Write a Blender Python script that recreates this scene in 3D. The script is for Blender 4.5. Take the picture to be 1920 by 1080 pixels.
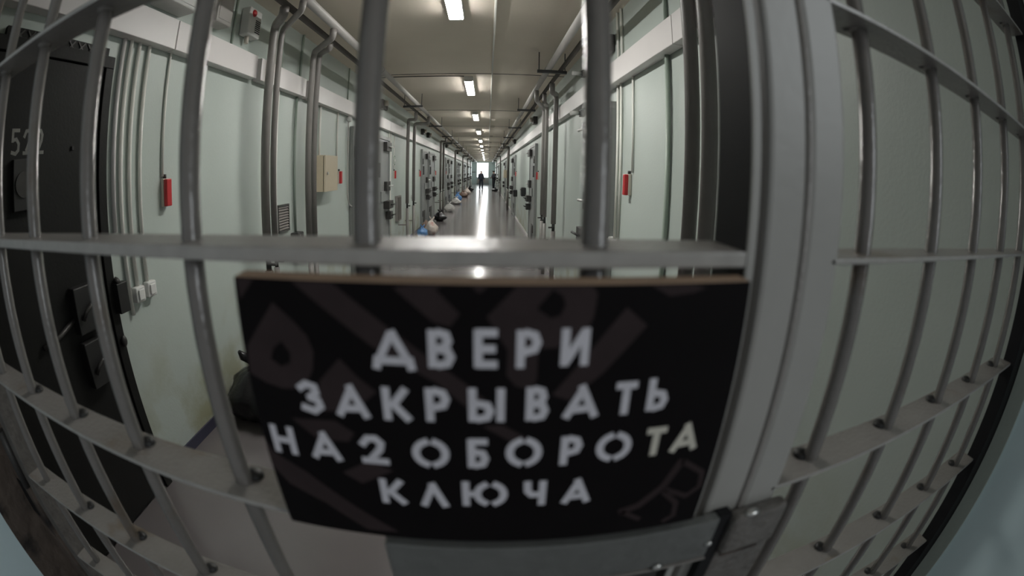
import bpy, math, random
from mathutils import Vector, Matrix, noise

random.seed(7)
sc = bpy.context.scene
COL = sc.collection
for o in list(bpy.data.objects):
    bpy.data.objects.remove(o)

# ------------------------------------------------------------------ camera
H = 1.65                                   # lens height above the floor
yaw, pitch, roll = 0.06041512, -0.15417416, 0.02154569
cy_, sy_, cp_, sp_ = math.cos(yaw), math.sin(yaw), math.cos(pitch), math.sin(pitch)
fwd = Vector((sy_ * cp_, cy_ * cp_, sp_))
rgt = Vector((cy_, -sy_, 0))
upv = rgt.cross(fwd)
r2 = rgt * math.cos(roll) + upv * math.sin(roll)
u2 = -rgt * math.sin(roll) + upv * math.cos(roll)
cam = bpy.data.cameras.new('camera')
cam_o = bpy.data.objects.new('camera', cam)
COL.objects.link(cam_o)
cam_o.matrix_world = Matrix.Translation((0, 0, H)) @ Matrix((r2, u2, -fwd)).transposed().to_4x4()
cam.type = 'PANO'
cam.panorama_type = 'FISHEYE_EQUISOLID'    # the photograph is a 16 mm diagonal fisheye
cam.sensor_fit = 'HORIZONTAL'
cam.sensor_width = 36
cam.fisheye_lens = 830.7845 / 1920 * 36
cam.fisheye_fov = math.pi * 1.2
cam.shift_y = -(540 - 450.778) / 1080
cam.clip_start = 0.01
cam.clip_end = 200
cam.dof.use_dof = True
cam.dof.focus_distance = 6.0
cam.dof.aperture_fstop = 12.0
sc.camera = cam_o

# ------------------------------------------------------------------ light
world = bpy.data.worlds.new('world')
sc.world = world
world.use_nodes = True
world.node_tree.nodes['Background'].inputs[0].default_value = (0.93, 0.97, 1.0, 1)
world.node_tree.nodes['Background'].inputs[1].default_value = 0.23
LAMP = 96.0          # emission of the tube covers along the ceiling
DAY = 5.0           # emission of the window panes at the far end

# lamp on the near side of the gate, behind the photographer's right shoulder
al = bpy.data.lights.new('near_side_lamp', 'AREA')
al.shape = 'RECTANGLE'
al.size, al.size_y = 0.5, 0.9
al.energy = 8.5
al.color = (0.92, 0.97, 1.0)
al_o = bpy.data.objects.new('near_side_lamp', al)
COL.objects.link(al_o)
al_o.location = (1.45, -0.95, 2.35)
al_o.rotation_euler = Vector((-0.72, 0.62, -0.32)).to_track_quat('-Z', 'Y').to_euler()

sc.view_settings.view_transform = 'Standard'
sc.view_settings.look = 'None'
sc.view_settings.exposure = 0.0
sc.view_settings.gamma = 1.0
sc.view_settings.use_curve_mapping = False
try:
    sc.cycles.use_denoising = True
    sc.cycles.max_bounces = 8
    sc.cycles.diffuse_bounces = 5
    sc.cycles.sample_clamp_indirect = 8.0
    sc.cycles.blur_glossy = 0.3
    sc.cycles.caustics_reflective = False
except Exception:
    pass

XL, XR = -1.88, 1.07          # corridor walls behind the gate
XN = -1.0                     # left wall on the near side of the gate
ZC = 3.06                     # ceiling
YE = 57.0                     # end wall


# ------------------------------------------------------------------ materials
def mat(name, base, rough=0.5, metal=0.0, var=0.12, scale=6.0, bump=0.0, bscale=60.0, stain=None, spec=0.5, coat=0.0):
    m = bpy.data.materials.new(name)
    m.use_nodes = True
    nt = m.node_tree
    N, L = nt.nodes, nt.links
    b = N['Principled BSDF']
    b.inputs['Roughness'].default_value = rough
    b.inputs['Metallic'].default_value = metal
    b.inputs['Specular IOR Level'].default_value = spec
    b.inputs['Coat Weight'].default_value = coat
    geo = N.new('ShaderNodeNewGeometry')
    n1 = N.new('ShaderNodeTexNoise')
    n1.inputs['Scale'].default_value = scale
    n1.inputs['Detail'].default_value = 5
    L.new(geo.outputs['Position'], n1.inputs['Vector'])
    mx = N.new('ShaderNodeMix')
    mx.data_type = 'RGBA'
    mx.inputs[6].default_value = tuple(c * (1 - var) for c in base) + (1,)
    mx.inputs[7].default_value = tuple(min(1, c * (1 + var)) for c in base) + (1,)
    L.new(n1.outputs['Fac'], mx.inputs[0])
    out = mx.outputs[2]
    if stain:                                   # (colour, noise scale, threshold, below this height)
        colr, ssc, thr, zmax = stain
        n2 = N.new('ShaderNodeTexNoise')
        n2.inputs['Scale'].default_value = ssc
        n2.inputs['Detail'].default_value = 7
        L.new(geo.outputs['Position'], n2.inputs['Vector'])
        r = N.new('ShaderNodeMapRange')
        r.inputs[1].default_value = thr
        r.inputs[2].default_value = thr + 0.18
        L.new(n2.outputs['Fac'], r.inputs[0])
        fac = r.outputs[0]
        if zmax:
            sx = N.new('ShaderNodeSeparateXYZ')
            L.new(geo.outputs['Position'], sx.inputs[0])
            rz = N.new('ShaderNodeMapRange')
            rz.inputs[1].default_value = zmax
            rz.inputs[2].default_value = 0.0
            L.new(sx.outputs['Z'], rz.inputs[0])
            mu = N.new('ShaderNodeMath')
            mu.operation = 'MULTIPLY'
            L.new(fac, mu.inputs[0])
            L.new(rz.outputs[0], mu.inputs[1])
            fac = mu.outputs[0]
        m2 = N.new('ShaderNodeMix')
        m2.data_type = 'RGBA'
        m2.inputs[7].default_value = tuple(colr) + (1,)
        L.new(fac, m2.inputs[0])
        L.new(out, m2.inputs[6])
        out = m2.outputs[2]
    L.new(out, b.inputs['Base Color'])
    if bump:
        n3 = N.new('ShaderNodeTexNoise')
        n3.inputs['Scale'].default_value = bscale
        n3.inputs['Detail'].default_value = 4
        L.new(geo.outputs['Position'], n3.inputs['Vector'])
        bp = N.new('ShaderNodeBump')
        bp.inputs['Strength'].default_value = bump
        bp.inputs['Distance'].default_value = 0.01
        L.new(n3.outputs['Fac'], bp.inputs['Height'])
        L.new(bp.outputs[0], b.inputs['Normal'])
    return m


def emit(name, col, s):
    m = bpy.data.materials.new(name)
    m.use_nodes = True
    b = m.node_tree.nodes['Principled BSDF']
    b.inputs['Base Color'].default_value = (0.8, 0.8, 0.8, 1)
    b.inputs['Emission Color'].default_value = col + (1,)
    b.inputs['Emission Strength'].default_value = s
    return m


M = {
    'wall': mat('mint_wall_paint', (0.465, 0.52, 0.485), 0.45, var=0.07, scale=1.6, bump=0.08, bscale=70, stain=((0.30, 0.29, 0.17), 3.0, 0.47, 0.9)),
    'near_wall': mat('pale_blue_gloss_paint', (0.70, 0.86, 0.90), 0.16, var=0.05, scale=2.5, bump=0.12, bscale=18, coat=0.5),
    'ceiling': mat('warm_ceiling_paint', (0.80, 0.725, 0.625), 0.8, var=0.06, scale=2.0, bump=0.1, bscale=40, spec=0.1),
    'floor': mat('glossy_lilac_floor', (0.165, 0.150, 0.152), 0.18, var=0.12, scale=2.2, bump=0.035, bscale=9, spec=0.75, stain=((0.16, 0.145, 0.145), 1.3, 0.55, None)),
    'base': mat('navy_baseboard', (0.05, 0.05, 0.08), 0.4),
    'bar': mat('dark_grey_bar_paint', (0.16, 0.15, 0.14), 0.24, var=0.18, scale=25, bump=0.12, bscale=120, stain=((0.11, 0.075, 0.045), 9.0, 0.62, None), coat=0.3),
    'gate': mat('grey_gate_paint', (0.255, 0.24, 0.225), 0.30, var=0.16, scale=25, bump=0.18, bscale=160, stain=((0.15, 0.10, 0.055), 9.0, 0.60, None)),
    'gate_smooth': mat('grey_post_paint', (0.35, 0.345, 0.325), 0.42, var=0.10, scale=12, bump=0.04, bscale=90),
    'dark_frame': mat('black_frame_steel', (0.012, 0.012, 0.013), 0.6, var=0.3, scale=20, spec=0.2),
    'jamb': mat('brown_chipped_jamb', (0.10, 0.078, 0.064), 0.7, var=0.5, scale=14, bump=0.9, bscale=24, stain=((0.012, 0.01, 0.01), 11, 0.52, None)),
    'jamb_green': mat('grey_green_jamb_paint', (0.42, 0.47, 0.42), 0.5, var=0.12, scale=9, bump=0.15),
    'board': mat('black_sign_board', (0.0045, 0.0035, 0.004), 0.7, var=0.3, scale=30, spec=0.12),
    'ghost': mat('brown_ghost_print', (0.034, 0.024, 0.025), 0.7, var=0.28, scale=40, spec=0.15),
    'ply': mat('plywood_edge', (0.42, 0.29, 0.20), 0.6, var=0.2, scale=40),
    'stencil': mat('white_stencil_paint', (0.62, 0.61, 0.66), 0.6, var=0.16, scale=60),
    'stencil_cream': mat('cream_stencil_paint', (0.60, 0.575, 0.50), 0.6, var=0.16, scale=60),
    'pipe': mat('grey_pipe_paint', (0.23, 0.215, 0.205), 0.42, var=0.14, scale=9, bump=0.1, bscale=70),
    'pipe_dark': mat('dark_pipe_paint', (0.11, 0.10, 0.09), 0.5, var=0.2, scale=9, bump=0.1),
    'pipe_light': mat('pale_pipe_paint', (0.46, 0.44, 0.42), 0.4, var=0.08, scale=9),
    'hanger': mat('black_hanger_steel', (0.03, 0.03, 0.03), 0.5),
    'trunk': mat('white_trunking_plastic', (0.72, 0.69, 0.68), 0.4, var=0.04, scale=5),
    'conduit': mat('white_conduit_plastic', (0.80, 0.79, 0.74), 0.45, var=0.08, scale=7),
    'conduit_green': mat('painted_conduit', (0.36, 0.43, 0.37), 0.45, var=0.08, scale=7),
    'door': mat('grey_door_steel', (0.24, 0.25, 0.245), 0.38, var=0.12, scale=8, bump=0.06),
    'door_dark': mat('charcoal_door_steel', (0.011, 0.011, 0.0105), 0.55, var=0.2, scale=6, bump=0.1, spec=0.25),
    'iron': mat('dark_iron_hardware', (0.05, 0.048, 0.046), 0.45, metal=0.3, var=0.3, scale=30),
    'iron_black': mat('black_iron_hardware', (0.018, 0.018, 0.018), 0.5, var=0.3, scale=30),
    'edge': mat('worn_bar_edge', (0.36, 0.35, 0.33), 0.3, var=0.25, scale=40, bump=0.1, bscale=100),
    'lock_grey': mat('scuffed_lock_steel', (0.125, 0.13, 0.125), 0.32, var=0.35, scale=18, bump=0.2, bscale=60),
    'worn_iron': mat('worn_grey_iron', (0.13, 0.12, 0.11), 0.4, var=0.45, scale=45, bump=0.4, bscale=90),
    'steel': mat('bright_steel', (0.6, 0.6, 0.58), 0.3, metal=0.9),
    'red': mat('red_alarm_plastic', (0.50, 0.03, 0.035), 0.4, var=0.1, scale=20),
    'white': mat('white_plastic', (0.70, 0.70, 0.68), 0.4, var=0.05, scale=10),
    'cream': mat('cream_plastic', (0.62, 0.57, 0.50), 0.45, var=0.05, scale=10),
    'cabinet': mat('beige_cabinet_enamel', (0.52, 0.45, 0.33), 0.4, var=0.05, scale=10),
    'grille': mat('dark_grille_metal', (0.08, 0.08, 0.075), 0.5),
    'black': mat('black_plastic', (0.012, 0.012, 0.013), 0.35),
    'bag_black': mat('black_bag_film', (0.010, 0.010, 0.011), 0.28, bump=0.6, bscale=25),
    'bag_white': mat('white_bag_film', (0.62, 0.60, 0.58), 0.4, bump=0.5, bscale=22),
    'bag_pattern': mat('printed_bag_film', (0.60, 0.53, 0.48), 0.4, bump=0.5, bscale=22, stain=((0.45, 0.14, 0.10), 9, 0.55, None)),
    'bag_blue': mat('blue_bag_film', (0.10, 0.24, 0.50), 0.4, bump=0.5, bscale=22),
    'bag_brown': mat('brown_bag_film', (0.20, 0.13, 0.10), 0.4, bump=0.5, bscale=22),
    'green_sign': mat('green_sign_print', (0.02, 0.16, 0.09), 0.4),
    'uniform': mat('dark_uniform_cloth', (0.018, 0.022, 0.035), 0.85),
    'uniform_black': mat('black_uniform_cloth', (0.012, 0.013, 0.018), 0.85),
    'skin': mat('skin', (0.42, 0.27, 0.21), 0.6),
    'hair': mat('dark_hair', (0.03, 0.022, 0.018), 0.6),
    'number': mat('faded_number_paint', (0.20, 0.20, 0.185), 0.6, var=0.25, scale=50),
    'lamp': emit('tube_cover_glow', (1.0, 0.985, 0.94), LAMP),
    'day': emit('daylight_pane', (0.90, 0.97, 1.0), DAY),
    'end_wall': mat('pale_end_wall_paint', (0.55, 0.66, 0.68), 0.5, var=0.04),
}


# ------------------------------------------------------------------ mesh builder
class MB:
    def __init__(s):
        s.v, s.f, s.mi, s.sm = [], [], [], []

    def face(s, idx, mi=0, sm=False):
        s.f.append(idx); s.mi.append(mi); s.sm.append(sm)

    def box(s, x0, x1, y0, y1, z0, z1, mi=0, front=None):
        if x0 > x1: x0, x1 = x1, x0
        if y0 > y1: y0, y1 = y1, y0
        if z0 > z1: z0, z1 = z1, z0
        k = len(s.v)
        s.v += [(x, y, z) for z in (z0, z1) for y in (y0, y1) for x in (x0, x1)]
        for q in ((0, 2, 3, 1), (4, 5, 7, 6), (0, 1, 5, 4), (2, 6, 7, 3), (0, 4, 6, 2), (1, 3, 7, 5)):
            s.face([k + i for i in q], front if front is not None and q[0] == 0 and q[1] == 1 else mi)
        return s

    def tube(s, pts, r, n=12, mi=0, cap=True):
        pts = [Vector(p) for p in pts]
        rs = r if isinstance(r, (list, tuple)) else [r] * len(pts)
        k = len(s.v)
        t0 = (pts[1] - pts[0]).normalized()
        a = Vector((0, 0, 1)) if abs(t0.z) < 0.9 else Vector((1, 0, 0))
        u = t0.cross(a).normalized()
        for i, p in enumerate(pts):
            if i == 0: t = pts[1] - pts[0]
            elif i == len(pts) - 1: t = pts[-1] - pts[-2]
            else: t = (pts[i + 1] - p).normalized() + (p - pts[i - 1]).normalized()
            t.normalize()
            u = (u - t * u.dot(t)).normalized()
            w = t.cross(u)
            for j in range(n):
                an = 2 * math.pi * j / n
                q = p + (u * math.cos(an) + w * math.sin(an)) * rs[i]
                s.v.append(tuple(q))
        for i in range(len(pts) - 1):
            for j in range(n):
                s.face([k + i * n + j, k + i * n + (j + 1) % n, k + (i + 1) * n + (j + 1) % n, k + (i + 1) * n + j], mi, True)
        if cap:
            s.face([k + j for j in range(n)][::-1], mi)
            s.face([k + (len(pts) - 1) * n + j for j in range(n)], mi)
        return s

    def ball(s, c, rx, ry, rz, nu=12, nv=8, mi=0, fn=None):
        k = len(s.v)
        for i in range(nv + 1):
            th = math.pi * i / nv
            for j in range(nu):
                ph = 2 * math.pi * j / nu
                d = Vector((math.sin(th) * math.cos(ph), math.sin(th) * math.sin(ph), math.cos(th)))
                p = Vector((d.x * rx, d.y * ry, d.z * rz))
                if fn: p = fn(d, p)
                s.v.append((c[0] + p.x, c[1] + p.y, c[2] + p.z))
        for i in range(nv):
            for j in range(nu):
                s.face([k + i * nu + j, k + (i + 1) * nu + j, k + (i + 1) * nu + (j + 1) % nu, k + i * nu + (j + 1) % nu], mi, True)
        return s

    def prism(s, poly, f3, d0, d1, mi=0):
        """extrude a 2-D polygon between depths d0 and d1; f3(u, v, depth) gives the point"""
        n = len(poly)
        k = len(s.v)
        s.v += [f3(u, v, d0) for u, v in poly] + [f3(u, v, d1) for u, v in poly]
        s.face([k + i for i in range(n)][::-1], mi)
        s.face([k + n + i for i in range(n)], mi)
        for i in range(n):
            j = (i + 1) % n
            s.face([k + i, k + j, k + n + j, k + n + i], mi)
        return s

    def stroke(s, pts, t, f3, d0, d1, mi=0):
        """thick polyline with mitred corners, as one prism per segment"""
        P = [Vector(p) for p in pts]
        Lf, Rt = [], []
        for i, p in enumerate(P):
            if i == 0: d = (P[1] - P[0]).normalized(); sc_ = 1
            elif i == len(P) - 1: d = (P[-1] - P[-2]).normalized(); sc_ = 1
            else:
                a, b = (p - P[i - 1]).normalized(), (P[i + 1] - p).normalized()
                d = (a + b).normalized()
                sc_ = min(1.6, 1 / max(0.3, d.dot(a)))
            nrm = Vector((-d.y, d.x)) * (t / 2 * sc_)
            Lf.append(p + nrm); Rt.append(p - nrm)
        for i in range(len(P) - 1):
            s.prism([Rt[i], Rt[i + 1], Lf[i + 1], Lf[i]], f3, d0, d1, mi)
        return s

    def build(s, name, mats, parent=None, bevel=0.0, label=None):
        me = bpy.data.meshes.new(name)
        off = parent_loc(parent)
        me.from_pydata([(x - off.x, y - off.y, z - off.z) for x, y, z in s.v], [], s.f)
        for m in (mats if isinstance(mats, (list, tuple)) else [mats]):
            me.materials.append(M[m])
        me.polygons.foreach_set('material_index', s.mi)
        me.polygons.foreach_set('use_smooth', s.sm)
        me.validate()
        import bmesh
        bm = bmesh.new(); bm.from_mesh(me)
        bmesh.ops.recalc_face_normals(bm, faces=bm.faces[:])
        bm.to_mesh(me); bm.free()
        me.update()
        o = bpy.data.objects.new(name, me)
        COL.objects.link(o)
        if parent: o.parent = parent
        if bevel:
            b = o.modifiers.new('bevel', 'BEVEL')
            b.width = bevel; b.segments = 2; b.limit_method = 'ANGLE'
        if label: o['label'] = label
        return o


def parent_loc(p):
    v = Vector((0, 0, 0))
    while p is not None:
        v += p.location
        p = p.parent
    return v


def tag(o, label, cat, group=None, kind=None):
    o['label'] = label
    if cat: o['category'] = cat
    if group: o['group'] = group
    if kind: o['kind'] = kind
    return o


def thing(name, label, cat, loc, group=None, kind=None):
    o = bpy.data.objects.new(name, None)
    o.empty_display_size = 0.05
    COL.objects.link(o)
    o.location = loc
    return tag(o, label, cat, group, kind)


def structure(o, label=None):
    o['kind'] = 'structure'
    if label: o['label'] = label
    return o


def smooth(pts, r=0.08, n=5):
    """round the corners of a polyline"""
    P = [Vector(p) for p in pts]
    out = [P[0]]
    for i in range(1, len(P) - 1):
        a, b = P[i - 1] - P[i], P[i + 1] - P[i]
        ra = min(r, a.length * 0.48); rb = min(r, b.length * 0.48)
        p0, p2 = P[i] + a.normalized() * ra, P[i] + b.normalized() * rb
        for k in range(n + 1):
            t = k / n
            out.append(p0 * (1 - t) ** 2 + P[i] * 2 * t * (1 - t) + p2 * t * t)
    out.append(P[-1])
    return out


ORD = ['nearest', 'second', 'third', 'fourth', 'fifth', 'sixth', 'seventh', 'eighth', 'ninth', 'tenth', 'eleventh', 'twelfth',
       'thirteenth', 'fourteenth', 'fifteenth', 'sixteenth', 'seventeenth', 'eighteenth']

# ------------------------------------------------------------------ the setting
structure(MB().box(XL, XR, -1.7, YE + 0.2, -0.1, 0).build('floor', 'floor'), 'glossy lilac grey corridor floor')
structure(MB().box(XL - 0.2, XR + 0.2, -1.7, YE + 0.2, ZC, ZC + 0.1).build('ceiling', 'ceiling'), 'warm grey corridor ceiling')
structure(MB().box(XL - 0.2, XL, 0.27, YE + 0.2, -0.1, ZC).build('wall_left', 'wall'), 'mint painted left corridor wall')
structure(MB().box(XR, XR + 0.2, 0.19, YE + 0.2, -0.1, ZC).build('wall_right', 'wall'), 'mint painted right corridor wall')
structure(MB().box(XR, XR + 0.2, -0.42, 0.19, -0.1, ZC).build('wall_near_right', 'near_wall'), 'pale blue glossy wall right of the gate')
structure(MB().box(XL - 0.2, XN, -0.42, 0.14, 0, ZC).build('wall_near_left', 'near_wall'), 'pale blue glossy wall left of the gate')
structure(MB().box(XL - 0.2, XN, 0.14, 0.27, 0, ZC).build('trim_1', 'jamb'), 'brown chipped masonry jamb left of the gate')
structure(MB().box(XR - 0.014, XR, 0.19, 0.236, 0, ZC).build('trim_2', 'jamb_green'), 'grey green jamb strip right of the gate')
wb = MB()
wb.box(XL, XL + 0.58, YE, YE + 0.2, 0, ZC); wb.box(XR - 0.80, XR, YE, YE + 0.2, 0, ZC)
wb.box(XL + 0.58, XR - 0.80, YE, YE + 0.2, 0, 0.88); wb.box(XL + 0.58, XR - 0.80, YE, YE + 0.2, 2.82, ZC)
structure(wb.build('wall_back', 'end_wall'), 'pale end wall around the bright window')
win = structure(thing('window_1', 'bright white window at the far end of the corridor', None, (-0.55, YE, 0.95)))
wf = MB()
x0, x1 = XL + 0.58, XR - 0.80
for xa in (x0, (x0 + x1) / 2 - 0.03, x1 - 0.06): wf.box(xa, xa + 0.06, YE, YE + 0.08, 0.88, 2.82)
for za in (0.88, 2.76): wf.box(x0, x1, YE, YE + 0.08, za, za + 0.06)
wf.build('window_frame', 'white', win)
MB().box(x0, x1, YE + 0.06, YE + 0.09, 0.88, 2.82).build('pane', 'day', win)
structure(MB().box(XL, XL + 0.012, 1.5, 50, 0, 0.075).build('baseboard_left', 'base'), 'dark navy skirting on the left wall')
structure(MB().box(XR - 0.012, XR, 0.3, 50, 0, 0.075).build('baseboard_right', 'trunk'), 'pale skirting on the right wall')
k = 3
for y in (6.2, 10.05, 13.6, 17.7, 20.9, 24.2, 28, 32, 36, 40, 44, 48, 52):
    structure(MB().box(XL, XR, y, y + 0.016, ZC - 0.006, ZC).build('trim_%d' % k, 'pipe_dark'), 'thin dark joint strip across the ceiling')
    k += 1
for i, y in enumerate((55.9,)):
    structure(MB().box(XL, XR, y, y + 0.35, ZC - 0.12, ZC).build('trim_%d' % k, 'ceiling'), 'shallow ceiling beam before the end wall')

# ------------------------------------------------------------------ the gate leaf (left) with its bars
YF, YB = 0.25, 0.302          # front and back edge of the flat bars
BY = 0.276                    # the round bars run through their middle
gate = thing('barred_gate', 'grey barred gate leaf on the left, with the black sign and lock box on it', 'gate', (-0.34, BY, 0))
for x in (-0.805, -0.662, -0.519, -0.377, -0.2258, -0.0770, 0.0700):
    MB().tube([(x, BY, 0.06), (x, BY, 2.46)], 0.0092, 18).build('bar', 'bar', gate)
for zz, th in ((0.176, .006), (-0.0555, .0105), (-0.2755, .006), (-0.492, .006), (-0.71, .006), (-0.93, .006), (-1.15, .006), (-1.37, .006), (-1.59, .012), (0.40, .006), (0.62, .006), (0.80, .012)):
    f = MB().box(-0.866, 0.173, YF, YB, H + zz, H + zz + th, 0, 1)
    for x in (-0.662, -0.519, -0.377, -0.2258, -0.0770, 0.0700):     # weld beads round the bars
        f.ball((x, BY - 0.002, H + zz - 0.001), 0.0115, 0.0115, 0.004, 10, 6)
        if zz != -0.0555: f.ball((x + 0.008, BY + 0.010, H + zz + th + 0.001), 0.0105, 0.010, 0.007, 10, 6, 2)
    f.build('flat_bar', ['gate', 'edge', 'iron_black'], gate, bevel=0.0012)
st_ = MB().box(0.1740, 0.1795, YF + 0.0025, 0.301, 0.03, 2.48).build('lock_stile', 'dark_frame', gate)
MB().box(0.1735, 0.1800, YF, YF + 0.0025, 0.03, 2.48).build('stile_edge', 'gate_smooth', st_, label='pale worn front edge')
MB().box(-0.905, -0.864, YF, YB, 0.03, 2.48).build('hinge_stile', 'worn_iron', gate, bevel=0.002)
for zz in (0.32, 1.12, 2.05):
    MB().tube([(-0.912, YF - 0.006, zz), (-0.912, YF - 0.006, zz + 0.13)], 0.011, 12).build('hinge', 'iron', gate)
lb = MB()
lb.box(-0.0815, 0.2010, 0.2370, 0.2490, H - 0.333, H - 0.279)
lock = lb.build('lock_case', 'lock_grey', gate, bevel=0.002)
MB().box(-0.079, 0.2005, 0.2350, 0.2485, H - 0.3355, H - 0.3335).build('lip', 'gate', lock)
MB().box(-0.0815, 0.1725, 0.2490, 0.3020, H - 0.333, H - 0.285).build('lock_body', 'lock_grey', lock)
MB().box(-0.070, 0.165, 0.254, 0.304, H - 0.40, H - 0.3365).build('lock_backing', 'iron', lock, bevel=0.002)
MB().ball((0.150, 0.2350, H - 0.3300), 0.0045, 0.003, 0.0045).build('rivet', 'steel', lock)
MB().ball((0.198, 0.2365, H - 0.3120), 0.0035, 0.003, 0.0035).build('rivet', 'steel', lock)

# ------------------------------------------------------------------ fixed barred panel (right)
pan = thing('fixed_grating', 'grey fixed barred grating with a wide post, right of the gate leaf', 'grating', (0.6, BY, 0))
for x in (0.334, 0.483, 0.631, 0.780, 0.925):
    MB().tube([(x, BY, 0.05), (x, BY, 2.55)], 0.0092, 18).build('bar', 'bar', pan)
for zz in (0.158, -0.0555, -0.2735, -0.495, -0.735, -0.957, -1.18, -1.40, -1.6, 0.374, 0.59, 0.81):
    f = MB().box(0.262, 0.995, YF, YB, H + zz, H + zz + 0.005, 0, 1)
    for x in (0.334, 0.483, 0.631, 0.780, 0.925):
        f.ball((x, BY + 0.003, H + zz - 0.001), 0.0115, 0.0125, 0.004, 10, 6)
        if zz != -0.0555: f.ball((x - 0.009, BY + 0.009, H + zz + 0.006), 0.010, 0.011, 0.007, 10, 6, 2)
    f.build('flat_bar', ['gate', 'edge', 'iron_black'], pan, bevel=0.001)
MB().box(0.190, 0.2285, 0.2525, 0.33, 0, 2.6).build('post_angle', 'gate_smooth', pan, bevel=0.004)
MB().box(0.2310, 0.2710, 0.2500, 0.33, 0, 2.6).build('post_angle', 'gate_smooth', pan, bevel=0.004)
MB().tube([(0.2298, 0.2535, 0), (0.2298, 0.2535, 2.6)], 0.0035, 8).build('weld_seam', 'gate', pan)
MB().box(0.992, 1.068, 0.238, 0.275, 0, 2.6).build('end_frame', 'dark_frame', pan, bevel=0.002, label='black steel end frame against the wall')
MB().box(0.2015, 0.2150, 0.2400, 0.2515, H - 0.56, H - 0.279).build('gap_shade_strip', 'dark_frame', pan)  # near-black strip standing in for the shadow in the gap beside the lock case
kp = MB().box(0.2155, 0.2800, 0.232, 0.2495, H - 0.335, H - 0.281).build('lock_keeper', 'worn_iron', pan, bevel=0.005)
MB().ball((0.236, 0.2365, H - 0.2815), 0.008, 0.005, 0.0035, 12, 8).build('weld_bead', 'steel', kp)
MB().box(0.2185, 0.262, 0.2335, 0.2475, H - 0.3375, H - 0.3355).build('rust_edge', 'jamb', kp)
MB().box(0.2165, 0.285, 0.242, 0.2495, H - 0.56, H - 0.338).build('keeper_plate', 'worn_iron', pan, bevel=0.002)

# frame strip on the left that the leaf hangs in
fr = thing('gate_frame', 'dark brown steel frame strip at the hinge side of the gate', 'gate frame', (-0.96, 0.26, 0))
MB().box(-1.0, -0.922, 0.246, 0.272, 0, 2.6).build('frame_strip', 'jamb', fr, bevel=0.003)
for zz in (0.28, 0.66, 1.02, 1.24, 1.44):
    MB().box(-0.985, -0.955, 0.2435, 0.2475, zz, zz + 0.09).build('hinge_plate', 'dark_frame', fr, bevel=0.001)

# ------------------------------------------------------------------ the sign
YS = 0.234
sx0, sx1, sz0, sz1 = -0.1575, 0.1675, H - 0.2655, H - 0.0612
sign = thing('door_sign', 'black board sign with white stencilled Russian words, fixed to the gate', 'sign', (0.005, YS, sz0))
MB().box(sx0, sx1, YS, YS + 0.0165, sz0, sz1).build('board', 'board', sign)
ed = MB().box(sx0 + 0.0008, sx1 - 0.0008, YS + 0.0008, YS + 0.0158, sz1, sz1 + 0.0007)
ed.build('plywood_edge', 'ply', sign, label='bare plywood top edge')


def sgn(u, v, d):                # sign plane: u across, v up (relative to the lens), d towards the viewer
    return (u, YS - d, H + v)


fpx, ccx, ccy = 830.7845, 960.0, 450.778


def on_sign(px, py):
    """direction of a photograph pixel, met with the sign's plane (only to read measured outlines)"""
    dx, dy = px - ccx, py - ccy
    r = math.hypot(dx, dy)
    th = 2 * math.asin(r / (2 * fpx))
    v = r2 * (dx / r * math.sin(th)) - u2 * (dy / r * math.sin(th)) + fwd * math.cos(th)
    t = YS / v.y
    return (min(max(v.x * t, sx0 + .0006), sx1 - .0006), min(max(v.z * t, sz0 - H + .0006), sz1 - H - .0006))


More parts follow.
